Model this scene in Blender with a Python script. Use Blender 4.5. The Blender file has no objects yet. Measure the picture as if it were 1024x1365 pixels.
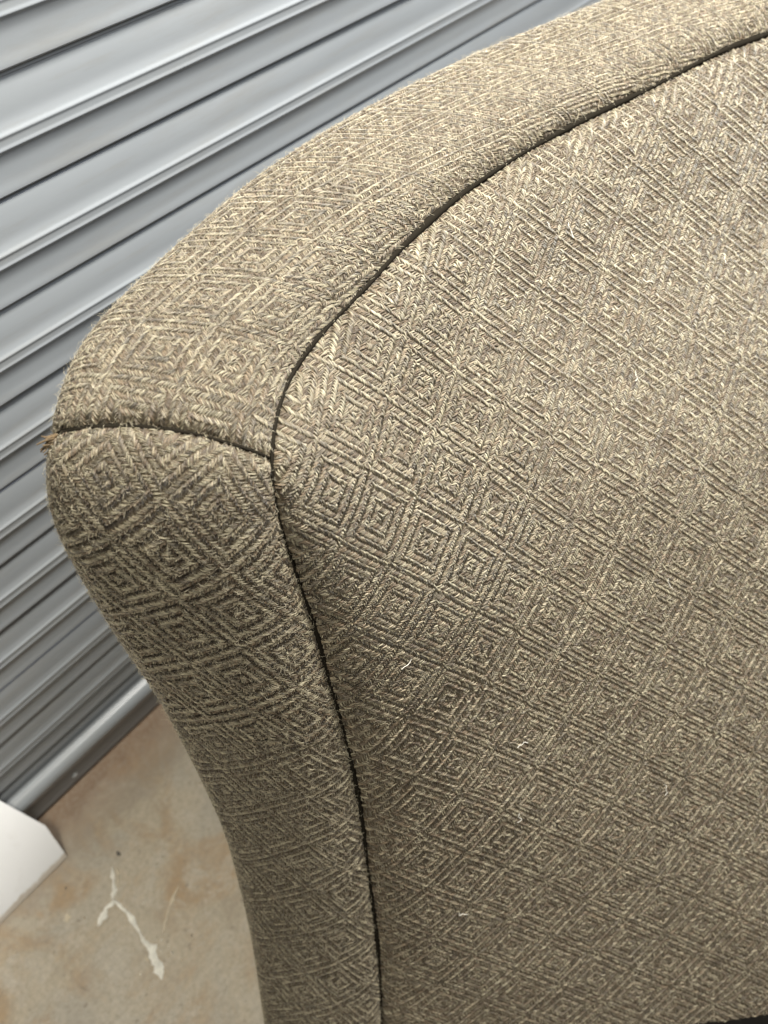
import bpy, bmesh, math, random
import numpy as np
from mathutils import Matrix, Vector

rng = np.random.default_rng(7)
random.seed(7)
scene = bpy.context.scene
COL = scene.collection

# ------------------------------------------------------------------ camera
cam_data = bpy.data.cameras.new('camera')
cam = bpy.data.objects.new('camera', cam_data)
COL.objects.link(cam)
RW = np.array([[0.61699, -0.599491, 0.509837],
               [-0.786304, -0.496268, 0.368026],
               [0.032388, -0.627956, -0.777575]])
m = Matrix.Identity(4)
for r in range(3):
    m[r][0] = RW[r, 0]; m[r][1] = -RW[r, 1]; m[r][2] = -RW[r, 2]
m[2][3] = 1.2
cam.matrix_world = m
cam_data.sensor_fit = 'VERTICAL'
cam_data.sensor_height = 36.0
cam_data.sensor_width = 27.0
cam_data.lens = 1180 / 1365 * 36.0
cam_data.clip_start = 0.01
cam_data.clip_end = 60
cam_data.dof.use_dof = True
cam_data.dof.focus_distance = 0.64
cam_data.dof.aperture_fstop = 5.8
scene.camera = cam

# ------------------------------------------------------------------ light
world = bpy.data.worlds.new('World')
scene.world = world
world.use_nodes = True
bg = world.node_tree.nodes['Background']
bg.inputs[0].default_value = (0.80, 0.86, 1.0, 1)
bg.inputs[1].default_value = 0.16


def area(name, loc, target, sx, sy, power, color):
    d = bpy.data.lights.new(name, 'AREA')
    d.shape = 'RECTANGLE'; d.size = sx; d.size_y = sy; d.energy = power; d.color = color
    o = bpy.data.objects.new(name, d)
    COL.objects.link(o)
    o.location = loc
    o.rotation_euler = (Vector(target) - Vector(loc)).to_track_quat('-Z', 'Y').to_euler()
    return o


area('ceiling_lamp', (0.75, 0.20, 2.05), (0.4, 0.25, 0.7), 0.30, 0.20, 68, (1.0, 0.965, 0.90))
area('left_fill_lamp', (-0.50, 0.05, 2.5), (0.1, 0.35, 0.4), 0.4, 0.3, 35, (1.0, 0.95, 0.80))  # added unseen fill, warms the floor and cloth on the left
area('corridor_lamp', (2.7, -0.55, 2.3), (0.6, 0.2, 0.6), 0.6, 0.4, 72, (0.90, 0.955, 1.0))

scene.view_settings.view_transform = 'Standard'
scene.view_settings.look = 'None'
scene.view_settings.exposure = 0.0
scene.view_settings.gamma = 1.0
scene.view_settings.use_curve_mapping = False
scene.cycles.max_bounces = 6


# ------------------------------------------------------------------ helpers
def tag(o, label=None, cat=None, group=None, kind=None):
    if label: o['label'] = label
    if cat: o['category'] = cat
    if group: o['group'] = group
    if kind: o['kind'] = kind
    return o


def link(name, me, mat=None, parent=None):
    o = bpy.data.objects.new(name, me)
    COL.objects.link(o)
    if mat is not None and me is not None:
        me.materials.append(mat)
    if parent is not None:
        o.parent = parent
    return o


def mesh_np(name, verts, faces, smooth=True):
    """faces: (n,k) array, every face with k corners"""
    me = bpy.data.meshes.new(name)
    verts = np.asarray(verts, np.float32); faces = np.asarray(faces, np.int32)
    n, k = faces.shape
    me.vertices.add(len(verts)); me.vertices.foreach_set('co', verts.ravel())
    me.loops.add(n * k); me.loops.foreach_set('vertex_index', faces.ravel())
    me.polygons.add(n)
    me.polygons.foreach_set('loop_start', np.arange(0, n * k, k, dtype=np.int32))
    me.update(calc_edges=True)
    me.polygons.foreach_set('use_smooth', np.full(n, smooth))
    me.validate()
    return me


def bm_mesh(name, bm, smooth=False):
    bmesh.ops.recalc_face_normals(bm, faces=bm.faces)
    me = bpy.data.meshes.new(name)
    bm.to_mesh(me); bm.free()
    if smooth:
        me.polygons.foreach_set('use_smooth', np.full(len(me.polygons), True))
    return me


def catmull(P, n):
    """smooth resampling of a 3D polyline, uniform in arc length"""
    P = np.asarray(P, float)
    Q = np.vstack([2 * P[0] - P[1], P, 2 * P[-1] - P[-2]])
    out = []
    for i in range(1, len(Q) - 2):
        t = np.linspace(0, 1, 24, endpoint=False)[:, None]
        p0, p1, p2, p3 = Q[i - 1], Q[i], Q[i + 1], Q[i + 2]
        out.append(.5 * (2 * p1 + (p2 - p0) * t + (2 * p0 - 5 * p1 + 4 * p2 - p3) * t**2 + (3 * p1 - p0 - 3 * p2 + p3) * t**3))
    out.append(P[-1:])
    D = np.vstack(out)
    return resample(D, n)


def resample(D, n):
    L = np.r_[0, np.cumsum(np.linalg.norm(np.diff(D, axis=0), axis=1))]
    s = np.linspace(0, L[-1], n)
    return np.stack([np.interp(s, L, D[:, k]) for k in range(D.shape[1])], 1)


def smooth_curve(D, w, passes=2):
    D = D.copy()
    for _ in range(passes):
        pad = np.vstack([2 * D[0] - D[w:0:-1], D, 2 * D[-1] - D[-2:-w - 2:-1]])
        k = np.hanning(2 * w + 3)[1:-1]; k /= k.sum()
        D = np.stack([np.convolve(pad[:, j], k, 'valid') for j in range(D.shape[1])], 1)
    return D


def tubes(paths, radii, sides=3):
    """paths (n,m,3), radii (n,m) -> verts, quad faces of n open tubes"""
    n, mm, _ = paths.shape
    T = np.gradient(paths, axis=1)
    T /= np.linalg.norm(T, axis=2, keepdims=True) + 1e-12
    ref = np.where(np.abs(T[..., 2:3]) < .9, np.array([0, 0, 1.0]), np.array([1.0, 0, 0]))
    A = np.cross(T, ref); A /= np.linalg.norm(A, axis=2, keepdims=True) + 1e-12
    Bv = np.cross(T, A)
    ang = np.arange(sides) * 2 * np.pi / sides
    V = paths[:, :, None, :] + radii[:, :, None, None] * (np.cos(ang)[None, None, :, None] * A[:, :, None, :] + np.sin(ang)[None, None, :, None] * Bv[:, :, None, :])
    base = (np.arange(n) * mm * sides)[:, None, None]
    j = np.arange(mm - 1)[None, :, None]; k = np.arange(sides)[None, None, :]
    k2 = (k + 1) % sides
    f = np.stack([base + j * sides + k, base + j * sides + k2, base + (j + 1) * sides + k2, base + (j + 1) * sides + k], -1)
    return V.reshape(-1, 3), f.reshape(-1, 4)


# ------------------------------------------------------------------ materials
def new_mat(name):
    mt = bpy.data.materials.new(name)
    mt.use_nodes = True
    nt = mt.node_tree
    return mt, nt, nt.nodes['Principled BSDF']


def ramp(nt, fac, stops):
    r = nt.nodes.new('ShaderNodeValToRGB')
    e = r.color_ramp.elements
    while len(e) < len(stops): e.new(0.5)
    for el, (p, c) in zip(e, stops):
        el.position = p; el.color = (*c, 1)
    nt.links.new(fac, r.inputs[0])
    return r.outputs[0]


def noise(nt, vec, scale, detail=6, rough=.55, dist=0.0):
    n = nt.nodes.new('ShaderNodeTexNoise')
    n.inputs['Scale'].default_value = scale; n.inputs['Detail'].default_value = detail
    n.inputs['Roughness'].default_value = rough; n.inputs['Distortion'].default_value = dist
    nt.links.new(vec, n.inputs['Vector'])
    return n.outputs['Fac']


def objcoord(nt, scale=None):
    t = nt.nodes.new('ShaderNodeTexCoord')
    if scale is None: return t.outputs['Object']
    mp = nt.nodes.new('ShaderNodeMapping')
    mp.inputs['Scale'].default_value = scale
    nt.links.new(t.outputs['Object'], mp.inputs['Vector'])
    return mp.outputs['Vector']


def mix(nt, fac, a, b):
    n = nt.nodes.new('ShaderNodeMix'); n.data_type = 'RGBA'
    for s, v in ((n.inputs[0], fac), (n.inputs[6], a), (n.inputs[7], b)):
        if isinstance(v, (int, float)): s.default_value = v
        elif isinstance(v, tuple): s.default_value = (*v, 1)
        else: nt.links.new(v, s)
    return n.outputs[2]


def bump(nt, height, strength, dist, bsdf):
    b = nt.nodes.new('ShaderNodeBump')
    b.inputs['Strength'].default_value = strength; b.inputs['Distance'].default_value = dist
    nt.links.new(height, b.inputs['Height'])
    nt.links.new(b.outputs[0], bsdf.inputs['Normal'])


def yarn_material():
    mt, nt, b = new_mat('woven_yarn')
    a = nt.nodes.new('ShaderNodeAttribute'); a.attribute_name = 'yarn_colour'
    sv = nt.nodes.new('ShaderNodeAttribute'); sv.attribute_name = 'strand'
    n1 = noise(nt, sv.outputs['Vector'], 2.6, 3, .65)
    f = ramp(nt, n1, [(.30, (.36, .34, .31)), (.50, (.92, .92, .92)), (.70, (1.6, 1.59, 1.56))])
    mu = nt.nodes.new('ShaderNodeMix'); mu.data_type = 'RGBA'; mu.blend_type = 'MULTIPLY'
    mu.inputs[0].default_value = 1.0
    nt.links.new(a.outputs['Color'], mu.inputs[6]); nt.links.new(f, mu.inputs[7])
    nt.links.new(mu.outputs[2], b.inputs['Base Color'])
    b.inputs['Roughness'].default_value = .37
    b.inputs['Specular IOR Level'].default_value = .55
    b.inputs['Sheen Weight'].default_value = .12
    b.inputs['Sheen Roughness'].default_value = .4
    bump(nt, n1, .7, .0005, b)
    return mt


def cloth_base_material():
    mt, nt, b = new_mat('cloth_ground')
    v = objcoord(nt)
    c = ramp(nt, noise(nt, v, 420, 4, .7), [(.3, (.045, .036, .025)), (.55, (.09, .072, .05)), (.75, (.15, .125, .085))])
    nt.links.new(c, b.inputs['Base Color'])
    b.inputs['Roughness'].default_value = .9
    b.inputs['Specular IOR Level'].default_value = .1
    bump(nt, noise(nt, v, 700, 3), .6, .001, b)
    return mt


def plain(name, colour, rough=.6, nscale=None, namp=.15):
    mt, nt, b = new_mat(name)
    b.inputs['Roughness'].default_value = rough
    if nscale:
        v = objcoord(nt)
        lo = tuple(x * (1 - namp) for x in colour); hi = tuple(min(1, x * (1 + namp)) for x in colour)
        nt.links.new(ramp(nt, noise(nt, v, nscale), [(.3, lo), (.7, hi)]), b.inputs['Base Color'])
    else:
        b.inputs['Base Color'].default_value = (*colour, 1)
    return mt


def paint_metal_material():
    mt, nt, b = new_mat('grey_painted_steel')
    v = objcoord(nt, (1.2, 6, 6))
    n = noise(nt, v, 3.0, 5, .6)
    fine = noise(nt, objcoord(nt), 260, 3, .6)
    c = ramp(nt, n, [(.25, (.215, .232, .248)), (.7, (.250, .267, .283))])
    dirt = ramp(nt, noise(nt, objcoord(nt, (3, 10, 24)), 2.2, 7, .7), [(.50, (0, 0, 0)), (.75, (.5, .5, .5))])
    nt.links.new(mix(nt, dirt, c, (.20, .195, .18)), b.inputs['Base Color'])
    nt.links.new(ramp(nt, n, [(.2, (.27, .27, .27)), (.8, (.34, .34, .34))]), b.inputs['Roughness'])
    b.inputs['Specular IOR Level'].default_value = .5
    bump(nt, fine, .05, .0006, b)
    return mt


def concrete_material():
    mt, nt, b = new_mat('stained_concrete')
    v = objcoord(nt)
    big = noise(nt, v, 5.5, 7, .62, .6)
    mid = noise(nt, v, 21, 10, .74, .5)
    fin = noise(nt, v, 150, 5, .7)
    c = ramp(nt, big, [(.30, (.36, .295, .215)), (.46, (.52, .45, .345)), (.58, (.45, .405, .335)), (.74, (.50, .39, .26))])
    rust = ramp(nt, noise(nt, v, 8.5, 6, .6, 1.2), [(.46, (0, 0, 0)), (.66, (.85, .85, .85))])
    c = mix(nt, rust, c, (.42, .285, .16))
    pale = ramp(nt, mid, [(.50, (0, 0, 0)), (.66, (.85, .85, .85))])
    c = mix(nt, pale, c, (.58, .53, .45))
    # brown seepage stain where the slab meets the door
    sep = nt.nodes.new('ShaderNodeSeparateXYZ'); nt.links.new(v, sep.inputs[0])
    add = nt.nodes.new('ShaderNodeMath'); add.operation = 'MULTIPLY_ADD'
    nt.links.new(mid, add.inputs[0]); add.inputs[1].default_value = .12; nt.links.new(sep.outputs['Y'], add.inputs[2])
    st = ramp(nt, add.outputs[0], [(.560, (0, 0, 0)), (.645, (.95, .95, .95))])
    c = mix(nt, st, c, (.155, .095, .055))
    speck = ramp(nt, noise(nt, v, 75, 4, .6), [(.29, (.8, .8, .8)), (.36, (0, 0, 0))])
    c = mix(nt, speck, c, (.26, .22, .17))
    c = mix(nt, ramp(nt, fin, [(.35, (.45, .45, .45)), (.62, (0, 0, 0))]), c, (.27, .23, .18))
    nt.links.new(c, b.inputs['Base Color'])
    nt.links.new(ramp(nt, mid, [(.3, (.5, .5, .5)), (.7, (.75, .75, .75))]), b.inputs['Roughness'])
    bump(nt, fin, .25, .002, b)
    return mt


M_YARN = yarn_material()
M_CLOTH = cloth_base_material()
M_STEEL = paint_metal_material()
M_CONC = concrete_material()
M_CREASE = plain('crease_shade_black', (.014, .012, .009), 1.0)  # flat black that stands in for shade down the creases
M_CREASE.node_tree.nodes['Principled BSDF'].inputs['Specular IOR Level'].default_value = 0.0
M_FUZZ = plain('wool_fuzz', (.46, .41, .30), .6, 60, .3)
M_BOARD = plain('white_board', (.92, .93, .95), .42, 9, .03)
nt = M_BOARD.node_tree; b_ = nt.nodes['Principled BSDF']
src = b_.inputs['Base Color'].links[0].from_socket
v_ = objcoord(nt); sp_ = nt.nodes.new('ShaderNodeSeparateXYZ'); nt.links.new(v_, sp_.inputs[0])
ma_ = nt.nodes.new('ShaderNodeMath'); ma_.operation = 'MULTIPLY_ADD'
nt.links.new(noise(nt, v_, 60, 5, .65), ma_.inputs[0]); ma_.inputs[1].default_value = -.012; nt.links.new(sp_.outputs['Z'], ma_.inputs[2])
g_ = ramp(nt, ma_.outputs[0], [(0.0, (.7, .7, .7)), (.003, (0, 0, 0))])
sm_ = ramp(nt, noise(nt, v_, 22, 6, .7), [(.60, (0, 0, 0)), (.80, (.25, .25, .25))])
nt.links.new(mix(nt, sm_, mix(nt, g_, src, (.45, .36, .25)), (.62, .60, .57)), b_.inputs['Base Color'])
M_PAINT = plain('dried_white_paint', (.80, .77, .69), .6, 90, .22)
M_PAINT2 = plain('worn_paint_smear', (.62, .54, .41), .6, 120, .15)
M_DARK = plain('hem_shade_black', (.012, .010, .008), .9, 80, .3)  # near-black so the base reads as shade below the hem
M_SPECK = plain('dark_grit', (.10, .09, .08), .8)
M_TAB = plain('brown_backing_cloth', (.085, .055, .024), .8, 500, .5)
M_RIVET = plain('dull_rivet_metal', (.42, .43, .44), .35, 300, .2)

# ------------------------------------------------------------------ floor
bm = bmesh.new()
for x, y in ((-1.6, -2.2), (3.2, -2.2), (3.2, .72), (-1.6, .72)):
    bm.verts.new((x, y, 0))
bm.faces.new(bm.verts)
bmesh.ops.subdivide_edges(bm, edges=bm.edges, cuts=24, use_grid_fill=True)
floor = tag(link('floor', bm_mesh('floor', bm), M_CONC), kind='structure')


def streak(name, pts, widths, mat, z=.0006, th=.0006):
    """a ragged smear of paint standing a millimetre proud of the slab"""
    P = catmull([(x, y, 0) for x, y in pts], 40)[:, :2]
    w = np.interp(np.linspace(0, 1, 40), np.linspace(0, 1, len(widths)), widths)
    T = np.gradient(P, axis=0); T /= np.linalg.norm(T, axis=1, keepdims=True)
    N = np.stack([-T[:, 1], T[:, 0]], 1)
    rag = lambda: np.convolve(rng.standard_normal(44), np.ones(5) / 3.2, 'valid') * .42
    L = P + N * (w * (.5 + rag() * .5))[:, None]
    Rr = P - N * (w * (.5 + rag() * .5))[:, None]
    zt = z + th * rng.uniform(.5, 1.2, 40)
    verts = []; faces = []
    for i in range(40):
        c = (L[i] + Rr[i]) / 2
        verts += [(L[i][0], L[i][1], .0003), (c[0], c[1], zt[i]), (Rr[i][0], Rr[i][1], .0003)]
        if i:
            a = 3 * (i - 1); d = 3 * i
            faces += [(a, a + 1, d + 1, d), (a + 1, a + 2, d + 2, d + 1)]
    o = link(name, mesh_np(name, verts, faces, False), mat, floor)
    return o


W_ = .75
for k in range(16):
    x_, y_ = rng.choice([.05, .062, .075, .05]) + rng.normal(0, .016), rng.choice([.33, .36, .41, .45]) + rng.normal(0, .018)
    a_ = rng.uniform(0, 6.3); l_ = rng.uniform(.0012, .005)
    streak('paint_smear', [(x_, y_), (x_ + l_ * math.cos(a_), y_ + l_ * math.sin(a_))], [.0006, rng.uniform(.001, .003), .0006], M_PAINT if k % 3 else M_PAINT2)
streak('paint_smear', [(.0925, .474), (.086, .4665), (.079, .4555), (.0665, .4425)], [.002 * W_, .007 * W_, .004 * W_, .008 * W_, .005 * W_], M_PAINT)
streak('paint_smear', [(.0955, .468), (.090, .4605), (.083, .452)], [.001, .004, .002, .003, .001], M_PAINT2)
streak('paint_smear', [(.034, .432), (.042, .436), (.050, .4395), (.066, .4400)], [.002, .009, .007, .006, .003], M_PAINT)
streak('paint_smear', [(.062, .4405), (.0665, .436), (.0665, .414), (.0615, .389), (.055, .367)], [.003, .005, .004, .0055, .003, .0045, .002], M_PAINT)
streak('paint_smear', [(.0585, .375), (.0535, .356), (.0475, .341), (.0415, .325)], [.001, .012, .006, .012, .001], M_PAINT)
streak('paint_smear', [(.0465, .361), (.0435, .352)], [.001, .004, .001], M_PAINT2)
streak('paint_smear', [(.1288, .3888), (.108, .381), (.0925, .372), (.0778, .362)], [.001, .004, .0025, .0035, .001], M_PAINT2)
streak('paint_smear', [(.020, .4735), (.012, .4655)], [.002, .008, .002], M_PAINT2)
for sx, sy, ss in ((.1088, .4806, .0034), (.0379, .4996, .0014), (.0986, .3331, .0013)):
    bm = bmesh.new()
    bmesh.ops.create_icosphere(bm, subdivisions=1, radius=ss)
    for v in bm.verts:
        v.co = Vector((v.co.x * 1.6, v.co.y * .8, max(0, v.co.z * .5))) * random.uniform(.75, 1.2)
    bmesh.ops.rotate(bm, verts=bm.verts, matrix=Matrix.Rotation(random.uniform(0, 3), 3, 'Z'))
    bmesh.ops.translate(bm, verts=bm.verts, vec=(sx, sy, .0004))
    link('grit', bm_mesh('grit', bm), M_SPECK, floor)

# ------------------------------------------------------------------ roll-up door of corrugated slats
PITCH = .0875
door = bpy.data.objects.new('roll_up_door', None)
COL.objects.link(door)
door.location = (.8, .615, 0)
tag(door, 'grey painted corrugated steel roll-up door behind the upholstered chair', 'door')


def slat_profile():
    # (height in the slat, distance towards the room); the groove lies at both ends
    # a thin shadowed gap at the joint, two small beads half way up
    flat = .0068
    z = np.unique(np.r_[np.linspace(0, .0875, 176), np.linspace(.0030, .0058, 26), np.linspace(.0845, .0868, 20), np.linspace(.035, .053, 100)])
    d = np.full(len(z), flat)
    d = d + .0023 * np.exp(-(np.abs(z - .044) / .0110) ** 2.6) + .0008 * np.exp(-((z - .0390) / .0020) ** 2) + .0008 * np.exp(-((z - .0490) / .0020) ** 2)
    d = d + .0007 * np.exp(-((z - .0062) / .0060) ** 2)
    up = np.clip((z - .0032) / .0024, 0, 1)                      # lower lip of the slat, rounded under
    d = .0046 + (d - .0046) * np.where(up < 1, np.sqrt(np.clip(1 - (1 - up) ** 2, 0, 1)), 1)
    tt = np.clip((z - .060) / .0275, 0, 1)                     # the top runs back behind the lip of the slat above
    d = d - .0022 * tt * tt
    return d, z


sd, sz = slat_profile()
XS = np.linspace(-2.2, 2.4, 14)
slat_meshes = []
for v in range(3):
    wob = .0007 * np.sin(XS * (1.7 + v) + v * 2.1)
    V = np.stack([np.repeat(XS, len(sz)), -(sd[None, :] + wob[:, None]).ravel(), np.tile(sz, len(XS))], 1)
    i, j = np.meshgrid(np.arange(len(XS) - 1), np.arange(len(sz) - 1), indexing='ij')
    a = (i * len(sz) + j).ravel(); nn = len(sz)
    slat_meshes.append(mesh_np('slat', V, np.stack([a, a + nn, a + nn + 1, a + 1], 1)))
    slat_meshes[-1].set_sharp_from_angle(angle=math.radians(50))
    slat_meshes[-1].materials.append(M_STEEL)
for k in range(23):
    o = link('slat', slat_meshes[k % 3], None, door)
    o.location = (0, 0, .1035 - PITCH + PITCH * k)
# bottom bar
key = [(.006, .0), (.006, .0150), (.009, .0190), (.030, .0195), (.048, .0200), (.056, .0230), (.063, .0262), (.070, .0268), (.076, .0240),
       (.080, .0180), (.0815, .0120), (.0850, .0100)]
P = catmull([(0, d, z) for z, d in key], 60)
V = np.stack([np.repeat(XS, 60), -np.tile(P[:, 1], len(XS)), np.tile(P[:, 2], len(XS))], 1)
i, j = np.meshgrid(np.arange(len(XS) - 1), np.arange(59), indexing='ij'); a = (i * 60 + j).ravel()
rail = link('bottom_bar', mesh_np('bottom_bar', V, np.stack([a, a + 60, a + 61, a + 1], 1)), M_STEEL, door)
tag(rail, 'bright rounded bottom bar of the door just above the floor')
bm = bmesh.new()
bmesh.ops.create_uvsphere(bm, u_segments=14, v_segments=8, radius=.0048)
for v in bm.verts: v.co.y *= .45
riv = bm_mesh('rivet', bm, True); riv.materials.append(M_RIVET)
for x in (-.66, -.24, .3):
    o = link('rivet', riv, None, rail); o.location = (x, -.0200, .027)

# ------------------------------------------------------------------ white board leaning on the door
th = math.radians(60)
ux, uy = Vector((1, 0, 0)), Vector((0, math.cos(th), math.sin(th)))
outline = [(-.42, 0), (.0647, 0), (.0697, .0588), (.0503, .1340), (.0460, .1480), (-.42, .1480)]
bm = bmesh.new()
org = Vector((0, .5285, .0015)); nrm = ux.cross(uy)
f0 = [bm.verts.new(org + ux * x + uy * y) for x, y in outline]
f1 = [bm.verts.new(org + ux * x + uy * y - nrm * .004 + Vector((0, .0, 0))) for x, y in outline]
bm.faces.new(f0); bm.faces.new(f1[::-1])
for k in range(len(outline)):
    bm.faces.new((f0[k], f1[k], f1[(k + 1) % 6], f0[(k + 1) % 6]))
bmesh.ops.bevel(bm, geom=[e for e in bm.edges], offset=.0009, segments=2, affect='EDGES', profile=.6)
board = link('leaning_board', bm_mesh('leaning_board', bm), M_BOARD)
tag(board, 'white board with an angled edge propped against the foot of the door', 'board')
# the folded strip along its slanting edge
strip = [(.0525, .034), (.0670, .0575), (.0478, .131), (.0430, .146), (.0260, .146), (.0340, .108)]
bm = bmesh.new()
f0 = [bm.verts.new(org + ux * x + uy * y - nrm * -.0003) for x, y in strip]
f1 = [bm.verts.new(org + ux * x + uy * y + nrm * -.0014) for x, y in strip]
bm.faces.new(f0); bm.faces.new(f1[::-1])
for k in range(6): bm.faces.new((f0[k], f1[k], f1[(k + 1) % 6], f0[(k + 1) % 6]))
link('folded_strip', bm_mesh('folded_strip', bm), M_BOARD, board)

# ------------------------------------------------------------------ upholstered chair
chair = bpy.data.objects.new('upholstered_chair', None)
COL.objects.link(chair)
chair.location = (0, 0, 0)
tag(chair, 'chair back corner upholstered in tan diamond-weave wool with dark sunken seams', 'chair')

TOP = [[0.25, 0.2689, 0.8], [0.2651, 0.2803, 0.8012], [0.2831, 0.2915, 0.8027], [0.3037, 0.303, 0.8042], [0.3325, 0.3108, 0.8062], [0.3663, 0.3158, 0.8085], [0.4075, 0.3193, 0.8114], [0.4485, 0.3256, 0.8142], [0.5048, 0.3294, 0.8182], [0.5569, 0.3273, 0.822], [0.6252, 0.3187, 0.827], [0.6946, 0.3031, 0.8324], [0.7551, 0.2862, 0.8372], [0.8529, 0.263, 0.8453], [0.9055, 0.242, 0.85], [1.05, .205, .856], [1.25, .150, .858], [1.5, .09, .858]]
SIDE = [[0.25, 0.2689, 0.8], [0.2457, 0.2635, 0.7819], [0.2419, 0.2563, 0.7578], [0.2405, 0.2481, 0.7302], [0.2405, 0.2351, 0.6866], [0.2391, 0.2249, 0.6523], [0.2346, 0.2108, 0.6051], [0.2329, 0.1987, 0.5646], [0.2294, 0.189, 0.532], [0.2204, 0.1683, 0.4626], [0.2054, 0.1465, 0.3893], [0.1899, 0.1232, 0.3112], [0.1725, 0.1014, 0.238], [0.1493, 0.0772, 0.1567], [.130, .058, .085]]
BTOP = [[0.1777, 0.3867, 0.8], [0.1868, 0.3941, 0.8012], [0.1965, 0.3998, 0.8027], [0.2117, 0.4122, 0.8042], [0.238, 0.427, 0.8062], [0.2679, 0.435, 0.8085], [0.3088, 0.4423, 0.8114], [0.3451, 0.4483, 0.8142], [0.3961, 0.4544, 0.8182], [0.4495, 0.4579, 0.822], [0.5271, 0.4545, 0.827], [0.6036, 0.4438, 0.8324], [0.6898, 0.4298, 0.8372], [0.8103, 0.3979, 0.8453], [0.9009, 0.3757, 0.85], [1.06, .338, .856], [1.27, .284, .858], [1.53, .222, .858]]
BSIDE = [[0.1777, 0.3867, 0.8], [0.168, 0.3828, 0.7869], [0.1607, 0.3787, 0.773], [0.1544, 0.3726, 0.7524], [0.1529, 0.363, 0.7202], [0.153, 0.3532, 0.6876], [0.1546, 0.34, 0.6432], [0.1577, 0.3293, 0.6072], [0.158, 0.3182, 0.5699], [0.1551, 0.2926, 0.484], [0.1488, 0.2675, 0.3999], [0.1349, 0.2453, 0.3253], [0.1191, 0.224, 0.254], [0.0958, 0.1989, 0.1696], [.078, .181, .10]]


def dense(P):
    """spline through P keeping the control-point parameter (so F and B stay paired)"""
    P = np.asarray(P, float)
    Q = np.vstack([2 * P[0] - P[1], P, 2 * P[-1] - P[-2]])
    out = []
    for i in range(1, len(Q) - 2):
        t = np.linspace(0, 1, 30, endpoint=False)[:, None]
        p0, p1, p2, p3 = Q[i - 1], Q[i], Q[i + 1], Q[i + 2]
        out.append(.5 * (2 * p1 + (p2 - p0) * t + (2 * p0 - 5 * p1 + 4 * p2 - p3) * t**2 + (3 * p1 - p0 - 3 * p2 + p3) * t**3))
    out.append(P[-1:])
    return np.vstack(out)


# one continuous run: far end of the top -> corner -> foot of the side, front seam and back edge paired
FB = np.vstack([np.hstack([dense(TOP), dense(BTOP)])[::-1], np.hstack([dense(SIDE), dense(BSIDE)])[1:]])
ncorner = len(dense(TOP)) - 1
mid = .5 * (FB[:, :3] + FB[:, 3:])
Lm = np.r_[0, np.cumsum(np.linalg.norm(np.diff(mid, axis=0), axis=1))]
NT = 900
sT = np.linspace(0, Lm[-1], NT)
FBr = np.stack([np.interp(sT, Lm, FB[:, k]) for k in range(6)], 1)
FBr = smooth_curve(FBr, 14, 2)
SC = Lm[ncorner]
FS, BS = FBr[:, :3], FBr[:, 3:]
LT = Lm[-1]

# --- boxing cross-sections
MB_ = 52
tan = np.gradient(mid_s := .5 * (FS + BS), axis=0)
tan /= np.linalg.norm(tan, axis=1, keepdims=True)
acr = BS - FS
Wd = np.linalg.norm(acr, axis=1); acr = acr / Wd[:, None]
out = np.cross(acr, tan)
out /= np.linalg.norm(out, axis=1, keepdims=True)
if out[len(out) // 4][2] < 0: out = -out
out = smooth_curve(out, 22, 2)
out /= np.linalg.norm(out, axis=1, keepdims=True)


def pucker(s):
    return np.sin(s * 330 + 2.2 * np.sin(s * 61)) * (.6 + .4 * np.sin(s * 47 + 1))


def bend(w):
    """bow of the seam across the boxing, w in metres from the front seam"""
    return -.010 * np.sin(np.pi * np.clip(w / .17, 0, 1)) ** 1.2


def box_grid():
    G = np.zeros((NT, MB_, 3)); LA = np.zeros(NT)
    r = .028
    for i in range(NT):
        W = Wd[i]
        x = np.linspace(0, W - r, 70)
        prof = lambda xx: (.0055 * (1 - np.exp(-xx / .0034)) + .0115 * (1 - np.exp(-xx / .016))) + .009 * np.sin(np.pi * np.clip(xx / W, 0, 1)) ** .8
        y = prof(x)
        ph = np.radians(np.linspace(0, 125, 40)[1:])
        x2 = W - r + r * np.sin(ph); y2 = y[-1] - r * (1 - np.cos(ph)) - .004 * np.sin(ph)
        D = np.stack([np.r_[x, x2], np.r_[y, y2]], 1)
        D = resample(D, MB_)
        LA[i] = np.linalg.norm(np.diff(D, axis=0), axis=1).sum()
        # the seam across the boxing at the corner pulls the cloth in
        wv = np.linspace(0, LA[i], MB_)
        dsc = np.abs(sT[i] - SC - bend(wv))
        D[:, 1] -= (.0070 * np.exp(-(dsc / .0040) ** 1.2) + .005 * np.exp(-dsc / .022)) * (.35 + .65 * np.clip(wv / .05, 0, 1))
        D[:, 1] += .0011 * pucker(sT[i]) * np.exp(-wv / .014) * np.clip(wv / .003, 0, 1)
        D[:, 1] += .0006 * np.sin(wv * 290 + 1.5 * np.sin(wv * 90)) * np.exp(-dsc / .010)
        G[i] = FS[i] + acr[i] * D[:, :1] + out[i] * D[:, 1:]
    return G, LA


BG, BLA = box_grid()


def grid_normals(G, flip=False):
    du = np.gradient(G, axis=0); dv = np.gradient(G, axis=1)
    N = np.cross(du, dv); N /= np.linalg.norm(N, axis=2, keepdims=True) + 1e-12
    return -N if flip else N


def grid_faces(n0, n1):
    i, j = np.meshgrid(np.arange(n0 - 1), np.arange(n1 - 1), indexing='ij')
    a = (i * n1 + j).ravel()
    return np.stack([a, a + n1, a + n1 + 1, a + 1], 1)


BN = grid_normals(BG)
if (BN[NT // 4, 20, 2]) < 0: BN = -BN


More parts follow.
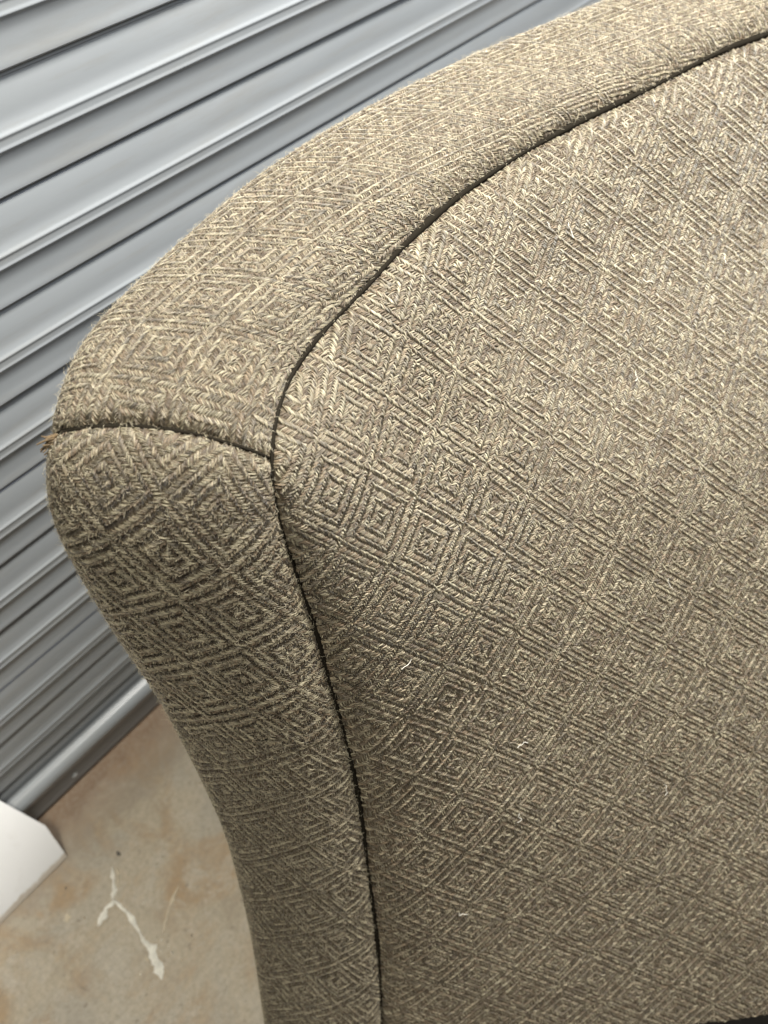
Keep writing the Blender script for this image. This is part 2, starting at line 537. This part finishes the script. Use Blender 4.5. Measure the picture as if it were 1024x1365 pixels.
def bil(G, a, b):
    """bilinear lookup of grid G at fractional indices"""
    n0, n1 = G.shape[:2]
    a = np.clip(a, 0, n0 - 1.001); b = np.clip(b, 0, n1 - 1.001)
    i = a.astype(int); j = b.astype(int); fa = (a - i)[..., None]; fb = (b - j)[..., None]
    return (G[i, j] * (1 - fa) + G[i + 1, j] * fa) * (1 - fb) + (G[i, j + 1] * (1 - fa) + G[i + 1, j + 1] * fa) * fb


# --- inside panel: thin-plate surface through the seam, the hem and the crown
n0 = np.array([-.298, -.807, .51]); n0 /= np.linalg.norm(n0)
pax = np.array([.938, -.346, 0]); pax -= pax @ n0 * n0; pax /= np.linalg.norm(pax)
qax = np.cross(n0, pax); qax = qax if qax[2] < 0 else -qax
C0 = np.array(TOP[0])
HEM = np.array([[.130, .058, .085], [.291, -.085, .138], [.360, -.151, .146], [.408, -.203, .162], [.514, -.294, .184], [.739, -.457, .202], [1.05, -.53, .20], [1.4, -.60, .20]])
CROWN = np.array([[.66, .055, .60], [1.05, -.06, .60], [.60, -.12, .40], [1.35, -.16, .60]])


def loc(P):
    d = np.asarray(P) - C0
    return np.stack([d @ pax, d @ qax, d @ n0], -1)


ctrl = np.vstack([FS[::12], FS[-1:], HEM[1:], CROWN])
cl = loc(ctrl)
K = lambda r2: np.where(r2 > 1e-12, .5 * r2 * np.log(r2 + 1e-12), 0)
nc = len(cl)
r2 = ((cl[:, None, :2] - cl[None, :, :2]) ** 2).sum(-1)
A = np.zeros((nc + 3, nc + 3)); A[:nc, :nc] = K(r2) + 2e-5 * np.eye(nc)
A[:nc, nc] = 1; A[:nc, nc + 1:] = cl[:, :2]; A[nc, :nc] = 1; A[nc + 1:, :nc] = cl[:, :2].T
sol = np.linalg.solve(A, np.r_[cl[:, 2], 0, 0, 0])


def tps(p, q):
    w = sol[nc] + sol[nc + 1] * p + sol[nc + 2] * q
    for k in range(nc):
        w = w + sol[k] * K((p - cl[k, 0]) ** 2 + (q - cl[k, 1]) ** 2)
    return w


Fl = loc(FS)[:, :2]
Hl = loc(catmull(HEM, 60))[:, :2]
poly = np.vstack([Fl, Hl[1:]])          # far top -> corner -> foot -> hem -> far end
STEP = .002
p0, p1 = poly[:, 0].min() - .03, poly[:, 0].max() + .0
q0, q1 = poly[:, 1].min() - .03, poly[:, 1].max() + .02
NP, NQ = int((p1 - p0) / STEP) + 1, int((q1 - q0) / STEP) + 1
pg, qg = np.meshgrid(p0 + STEP * np.arange(NP), q0 + STEP * np.arange(NQ), indexing='ij')


def inside(p, q):
    r = np.zeros(p.shape, bool)
    n = len(poly)
    for k in range(n):
        x1, y1 = poly[k]; x2, y2 = poly[(k + 1) % n]
        if y1 == y2: continue
        c = (y1 > q) != (y2 > q)
        r ^= c & (p < (x2 - x1) * (q - y1) / (y2 - y1) + x1)
    return r


def seam_dist(p, q):
    d = np.full(p.shape, 9.0); idx = np.zeros(p.shape, int)
    for k in range(0, len(Fl)):
        dd = (p - Fl[k, 0]) ** 2 + (q - Fl[k, 1]) ** 2
        u = dd < d
        d[u] = dd[u]; idx[u] = k
    return np.sqrt(d), idx


ins = inside(pg, qg)
ds, di = seam_dist(pg, qg)
sd_ = np.where(ins, ds, -ds)
wg = tps(pg, qg) + (.006 * (1 - np.exp(-np.clip(sd_, 0, 9) / .0042)) + .011 * (1 - np.exp(-np.clip(sd_, 0, 9) / .020))) + np.clip(sd_, -.02, 0) * .6
# the panel is pulled hard into the upright seam and swells away from it
dside = np.full(pg.shape, 9.0)
for k in np.nonzero(sT > SC - .02)[0][::2]:
    dside = np.minimum(dside, (pg - Fl[k, 0]) ** 2 + (qg - Fl[k, 1]) ** 2)
dside = np.sqrt(dside)
wt_ = np.clip((qg + .03) / .22, 0, 1); wt_ = wt_ * wt_ * (3 - 2 * wt_)
wg += wt_ * .020 * (1 - np.exp(-dside / .045)) * ins
wg += .0012 * pucker(sT[di] + .006) * np.exp(-np.clip(sd_, 0, 9) / .014) * np.clip(sd_ / .003, 0, 1)
# slight unevenness of the padding
wg += .0012 * np.sin(pg * 31 + 1.0) * np.sin(qg * 27 + .4) * np.clip(ds / .05, 0, 1)
PG = C0 + pg[..., None] * pax + qg[..., None] * qax + wg[..., None] * n0
PN = grid_normals(PG)
if PN[NP // 2, NQ // 2] @ n0 < 0: PN = -PN

# base cloth meshes --------------------------------------------------
keep = ins
near = (~ins) & (ds < STEP * 3)
V = PG.copy().reshape(-1, 3)
sel = near.ravel()
V[sel] = FS[di.ravel()[sel]] - n0 * .002
ok = (keep | near).ravel()
ii, jj = np.meshgrid(np.arange(0, NP - 2, 2), np.arange(0, NQ - 2, 2), indexing='ij')
fa = (ii * NQ + jj).ravel()
fc = np.stack([fa, fa + 2 * NQ, fa + 2 * NQ + 2, fa + 2], 1)
fc = fc[ok[fc].all(1)]
used = np.unique(fc); rem = -np.ones(len(V), int); rem[used] = np.arange(len(used))
panel = link('inside_panel', mesh_np('inside_panel', V[used], rem[fc]), M_CLOTH, chair)
tag(panel, 'broad padded panel swelling out from the seam')
ic = int(round(SC / LT * (NT - 1)))
fT = BG[:ic + 1]; fS = BG[ic:]
topb = link('top_boxing', mesh_np('top_boxing', fT.reshape(-1, 3), grid_faces(len(fT), MB_)), M_CLOTH, chair)
sideb = link('side_boxing', mesh_np('side_boxing', fS.reshape(-1, 3), grid_faces(len(fS), MB_)), M_CLOTH, chair)
tag(topb, 'pale top band of the border running along the seam')
tag(sideb, 'darker side band of the border hanging down from the corner')

# back panel closes the body; near-black base pushed out as shade under the hem
bm = bmesh.new()
end = [bm.verts.new(p) for p in BG[:, -1][::8]]
end.append(bm.verts.new((1.50, .36, .10)))
bm.faces.new(end)
bmesh.ops.triangulate(bm, faces=bm.faces)
link('back_panel', bm_mesh('back_panel', bm), M_CLOTH, chair)
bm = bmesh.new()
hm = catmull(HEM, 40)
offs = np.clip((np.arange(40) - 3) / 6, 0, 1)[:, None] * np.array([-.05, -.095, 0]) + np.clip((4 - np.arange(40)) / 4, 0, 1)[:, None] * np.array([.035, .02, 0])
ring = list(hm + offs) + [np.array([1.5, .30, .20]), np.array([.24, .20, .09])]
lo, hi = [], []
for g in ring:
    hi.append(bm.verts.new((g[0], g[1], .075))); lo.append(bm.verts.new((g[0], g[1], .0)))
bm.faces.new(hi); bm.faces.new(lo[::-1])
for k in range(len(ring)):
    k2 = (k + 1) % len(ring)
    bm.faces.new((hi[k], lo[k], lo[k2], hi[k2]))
shade_plinth = link('shade_plinth', bm_mesh('shade_plinth', bm), M_DARK, chair)
tag(shade_plinth, 'added near-black base standing in for the shade under the hem')

# ------------------------------------------------------------------ the weave, float by float
CAM = np.array([0, 0, 1.2])
PY = .00139        # yarn pitch in metres
NREV = 25          # yarns between reversals of the twill
FL = 4             # yarns passed over by one float


def tri(k, n):
    k = np.mod(k, 2 * n)
    return np.where(k < n, k, 2 * n - k)


PALE = np.array([[.54, .50, .395], [.46, .42, .325], [.60, .56, .45], [.36, .32, .245], [.27, .235, .175], [.23, .205, .165]])
TAN = np.array([[.33, .27, .20], [.235, .185, .133], [.43, .385, .30], [.27, .24, .195], [.19, .15, .11], [.52, .475, .38]])
PALE *= .63 * np.array([.87, .83, .72]); TAN *= .60 * np.array([.90, .82, .70])


def floats(cmin, cmax, dmin, dmax):
    """all yarn floats of a diamond twill over a rectangle of cloth: (c0,d0) start, axis, length in yarns"""
    i = np.arange(int(cmin / PY) - 2, int(cmax / PY) + 2)
    j = np.arange(int(dmin / PY) - 2, int(dmax / PY) + 2)
    I, J = np.meshgrid(i, j, indexing='ij')
    up = np.mod(tri(I, NREV) + tri(J, NREV), 2 * FL) < FL       # True: warp (runs along d) on top
    res = []
    for warp in (True, False):
        u = up if warp else ~up
        if not warp: u = u.T
        # runs along axis 1
        pad = np.pad(u, ((0, 0), (1, 1)))
        dlt = np.diff(pad.astype(np.int8), axis=1)
        r0, s0 = np.nonzero(dlt == 1); r1, e0 = np.nonzero(dlt == -1)
        ln = e0 - s0
        # cut the long runs at the reversals into two
        long = ln > FL + 2
        h = ln[long] // 2
        r0 = np.r_[r0, r0[long]]; s_new = s0[long] + h; l_new = ln[long] - h
        ln = ln.copy(); ln[long] = h
        s0 = np.r_[s0, s_new]; ln = np.r_[ln, l_new]
        a, bb = (i, j) if warp else (j, i)
        res.append((a[r0] * PY, bb[s0] * PY, ln * PY))
    return res


def weave(name, parent, crange, drange, to_surface, valid, lift=.0003):
    """lay the floats on a surface; to_surface(c,d)->(pos,normal), valid(c,d)->mask"""
    prof_t = np.array([-.06, .27, .73, 1.06])
    prof_h = np.array([-1.25, .62, .62, -1.25])
    prof_r = np.array([.66, 1.0, 1.0, .66])
    allp, allr, allc = [], [], []
    for warp, (a, s, ln) in zip((True, False), floats(*crange, *drange)):
        ac = a + .5 * PY; mid_ = s + ln / 2
        c, d = (ac, mid_) if warp else (mid_, ac)
        k = valid(c, d)
        a, s, ln = ac[k], s[k], ln[k]
        n = len(a)
        # thick-and-thin hand: jitter, slant, stray; two plies side by side in every float
        sl = rng.normal(0, .13, n) + (.30 if warp else -.22)
        jit = rng.normal(0, .12, n); sh = rng.normal(0, .045, n)
        pal, oth = (PALE, TAN) if warp else (TAN, PALE)
        # colour changes slowly along one yarn: thick slubs of lighter and browner wool
        yid = np.round(a / PY).astype(int); seg = np.floor(s / (PY * 11) + (yid * .618) % 1).astype(int)
        hsh = np.abs(np.sin(yid * 12.9898 + seg * 78.233) * 43758.5453) % 1
        base = pal[(hsh * len(pal)).astype(int)]
        hgt = rng.uniform(.85, 1.15, n) * np.clip(ln / (FL * PY), .6, 1.15)
        P_, _ = to_surface(*((a, s + ln / 2) if warp else (s + ln / 2, a)))
        two = rng.random(n) < np.clip(1.0 - (np.linalg.norm(P_ - CAM, axis=1) - .60) / .14, 0, 1)
        for side in (-1, 1):
            off = np.where(two, side * .25, 0.0)
            x = a[:, None] + ((jit + off + rng.normal(0, .07, n)) * PY)[:, None] + ((sl + rng.normal(0, .12, n)) * PY)[:, None] * (prof_t - .5) * 2
            y = s[:, None] + ln[:, None] * (prof_t + (sh + side * .04 + rng.normal(0, .05, n))[:, None])
            c, d = (x, y) if warp else (y, x)
            P, N = to_surface(c, d)
            thick = rng.uniform(.70, 1.15, n)
            hh = (prof_h[None, :] * PY * .56 * (hgt * rng.uniform(.8, 1.25, n))[:, None]) + lift + .12 * PY
            P = P + N * hh[..., None]
            rad = prof_r[None, :] * thick[:, None] * PY * np.where(two, .30, .47)[:, None]
            col = base * rng.uniform(.66, 1.25, (n, 1))
            swap = rng.random(n) < .24
            col[swap] = oth[rng.integers(0, len(oth), n)][swap]
            kk = two | (side < 0)
            allp.append(P[kk]); allr.append(rad[kk]); allc.append(col[kk])
    P = np.concatenate(allp); Rr = np.concatenate(allr); Cc = np.concatenate(allc)
    # full arches close to the viewer's end of the cloth, three rings where the yarn is tiny
    far = np.linalg.norm(P[:, 1] - CAM, axis=1) > .70
    Pn, Rn = P[~far], Rr[~far]
    Pf = np.stack([P[far][:, 0], .5 * (P[far][:, 1] + P[far][:, 2]), P[far][:, 3]], 1)
    Rf = np.stack([Rr[far][:, 0], Rr[far][:, 1], Rr[far][:, 3]], 1)
    V1, F1 = tubes(Pn, Rn, 3); V2, F2 = tubes(Pf, Rf, 3)
    me = mesh_np(name, np.vstack([V1, V2]), np.vstack([F1, F2 + len(V1)]))
    cc = np.concatenate([np.repeat(Cc[~far], 12, axis=0), np.repeat(Cc[far], 9, axis=0)])
    at = me.attributes.new('yarn_colour', 'FLOAT_COLOR', 'POINT')
    cc = cc * rng.uniform(.88, 1.1, (len(cc), 1))
    at.data.foreach_set('color', np.hstack([cc, np.ones((len(cc), 1))]).astype(np.float32).ravel())
    sa = me.attributes.new('strand', 'FLOAT_VECTOR', 'POINT')

    def strand(n, rings, step):
        st = np.zeros((n, rings, 3, 3), np.float32)
        st[..., 0] = np.arange(3)[None, None, :] * 1.3
        st[..., 1] = np.arange(rings)[None, :, None] * step
        st[..., 2] = (rng.random(n) * 900)[:, None, None]
        return st.reshape(-1, 3)
    sa.data.foreach_set('vector', np.vstack([strand(len(Pn), 4, .55), strand(len(Pf), 3, .8)]).ravel())
    o = link(name, me, M_YARN, parent)
    tag(o, kind='stuff')
    return len(P)


def rot(c, d, th):
    return c * math.cos(th) - d * math.sin(th), c * math.sin(th) + d * math.cos(th)


# panel cloth
TH_P = math.radians(4)
P_LIMIT = .98


def panel_surf(c, d):
    c, d = c + .0016 * np.sin(d * 19 + 1) + .0005 * np.sin(d * 47 + c * 23), d + .0016 * np.sin(c * 23 + 2) + .0005 * np.sin(c * 41 - d * 17)
    p, q = rot(c, d, TH_P)
    a, b = (p - p0) / STEP, (q - q0) / STEP
    return bil(PG, a, b), bil(PN, a, b)


def panel_ok(c, d):
    p, q = rot(c, d, TH_P)
    a = np.clip(((p - p0) / STEP).round().astype(int), 0, NP - 1); b = np.clip(((q - q0) / STEP).round().astype(int), 0, NQ - 1)
    return (sd_[a, b] > -.0006) & (p < P_LIMIT - .35 * q) & (p > p0) & (q > q0) & (q < q1)


cnt = weave('weave', panel, (p0 - .15, P_LIMIT + .15), (q0 - .1, q1 + .1), panel_surf, panel_ok)

# boxing cloth: metric along the run and across it
MEANW = float(BLA.mean())


def box_surf_factory(th, sref):
    def conv(c, d):
        s, w = rot(c, d, th)
        return s + sref, w

    def surf(c, d):
        c, d = c + .0018 * np.sin(d * 29 + 1), d + .0018 * np.sin(c * 33 + 2)
        s, w = conv(c, d)
        a = s / LT * (NT - 1); b = w / MEANW * (MB_ - 1)
        return bil(BG, a, b), bil(BN, a, b)
    return conv, surf


S_FAR = SC - .98


def do_box(parent, th, top):
    conv, surf = box_surf_factory(th, SC)

    def okf(c, d):
        s, w = conv(c, d)
        k = (w > .0008) & (w < MEANW - .001)
        return k & ((s > S_FAR) & (s < SC + bend(w) - .0011) if top else (s > SC + bend(w) + .0011) & (s < LT - .001))
    R_ = 1.15
    return weave('weave', parent, (-R_, R_ if not top else .25), (-.9, .9), surf, okf)


cnt += do_box(topb, math.radians(-38), True)
cnt += do_box(sideb, math.radians(8), False)
print('strands', cnt)

# ------------------------------------------------------------------ black strips laid in the creases as their shade
sl_ = np.linspace(0, LT, 700)
rad_ = .0014 + .0012 * np.clip((SC - .08 - sl_) / .1, 0, 1) - .0004 * np.exp(-((sl_ - SC) / .05) ** 2) + .0008 * np.clip((sl_ - SC - .08) / .1, 0, 1)
rad_ *= 1 + .28 * np.sin(sl_ * 31) + .12 * np.sin(sl_ * 77 + 1)
V, F = tubes(catmull(FS + out * .0018 - acr * .0003, 700)[None], rad_[None], 6)
link('crease_shade', mesh_np('crease_shade', V, F), M_CREASE, chair)
wv = np.linspace(.004, MEANW * .80, 60)
ai = (SC + bend(wv)) / LT * (NT - 1); bi = wv / MEANW * (MB_ - 1)
xs = bil(BG, ai, bi) + bil(BN, ai, bi) * .0010
V, F = tubes(catmull(xs, 160)[None], ((.0010 + .0012 * np.clip(np.linspace(-.1, 1.5, 160), 0, 1)) * (1 + .2 * np.sin(np.linspace(0, 14, 160))))[None], 6)
link('crease_shade', mesh_np('crease_shade', V, F), M_CREASE, chair)


# ------------------------------------------------------------------ fuzz standing off the cloth
def hairs(P, N, lmin, lmax, rad, lean=1.0, flat=False):
    n = len(P)
    t = rng.normal(0, 1, (n, 3)); t -= (t * N).sum(1, keepdims=True) * N; t /= np.linalg.norm(t, axis=1, keepdims=True)
    L = rng.uniform(lmin, lmax, (n, 1))
    u = rng.uniform(.45, 1.1, (n, 1))
    a = P - N * .0003
    b = P + N * L * .45 * u + t * L * .35 * lean
    c = b + N * L * .30 * u * rng.uniform(-.7, 1, (n, 1)) + t * L * .45 * lean + rng.normal(0, 1, (n, 3)) * L * .12
    path = np.stack([a, b, c], 1)
    if flat: path = np.stack([P + N * .0004, P + N * (.0006 + L * .22 * u) + t * L], 1)
    r = np.tile(np.array([1, .5] if flat else [1, .85, .4]) * rad, (n, 1)) * rng.uniform(.7, 1.3, (n, 1))
    return tubes(path, r, 3)


def fuzz(name, parent, G, N, mask, n, lmin, lmax, rad, flat=False):
    i, j = np.nonzero(mask)
    k = rng.integers(0, len(i), n)
    a = i[k] + rng.random(n); b = j[k] + rng.random(n)
    V, F = hairs(bil(G, a, b) + bil(N, a, b) * .0006, bil(N, a, b), lmin, lmax, rad, 1.0, flat)
    o = link(name, mesh_np(name, V, F), M_FUZZ, parent)
    tag(o, kind='stuff')


mt = np.zeros((NT, MB_), bool)
i_far = int(S_FAR / LT * (NT - 1))
mt[i_far:ic] = True
fuzz('fuzz', topb, BG, BN, mt, 11000, .0018, .0068, .0001)
ms = np.zeros((NT, MB_), bool); ms[ic:] = True
fuzz('fuzz', sideb, BG, BN, ms, 11000, .0018, .0068, .0001)
mp = (sd_ > .002) & (pg < P_LIMIT - .35 * qg)
fuzz('fuzz', panel, PG, PN, mp, 9000, .002, .006, .0001)
fuzz('fuzz', panel, PG, PN, mp, 22000, .0012, .0042, .00011, True)
fuzz('fuzz', sideb, BG, BN, ms, 6000, .0012, .0036, .0001, True)
fuzz('fuzz', topb, BG, BN, mt, 6000, .0012, .0036, .0001, True)

# pale lint caught on the panel
mp2 = (sd_ > .02) & (pg < .8) & (pg > .03)
i, j = np.nonzero(mp2)
for k in range(24):
    q = rng.integers(0, len(i))
    P = PG[i[q], j[q]]; N = PN[i[q], j[q]]
    t = np.cross(N, rng.normal(0, 1, 3)); t /= np.linalg.norm(t); s = np.cross(N, t)
    L = rng.uniform(.004, .013)
    pts = [P + N * .0016 + t * L * (x - .5) + s * L * .13 * rng.normal() + N * .0012 * rng.random() for x in np.linspace(0, 1, 5)]
    V, F = tubes(catmull(pts, 14)[None], np.full((1, 14), .00024), 4)
    link('lint', mesh_np('lint', V, F), M_PAINT, panel)

# frayed tuft where the cross seam runs out over the back edge
tip = BG[ic, int(MB_ * .78)]; tn = BN[ic, int(MB_ * .78)]
side_dir = acr[ic]
bm = bmesh.new()
pts = []
for k in range(26):
    o_ = tip + rng.normal(0, .0016, 3) + np.array([0, 0, -.001])
    d_ = side_dir * .0045 + np.array([-.0045, -.001, -.001]) + rng.normal(0, .0011, 3)
    pts.append(np.stack([o_ - d_ * .4, o_ + d_ * .3, o_ + d_ * .75 + rng.normal(0, .0006, 3), o_ + d_ * 1.15 + rng.normal(0, .001, 3)]))
V, F = tubes(np.array(pts), np.tile([.0009, .0009, .0008, .0005], (26, 1)), 4)
bm.free()
tuft = link('frayed_tuft', mesh_np('frayed_tuft', V, F), M_TAB, chair)
tag(tuft, 'brown frayed threads poking out at the end of the corner seam')
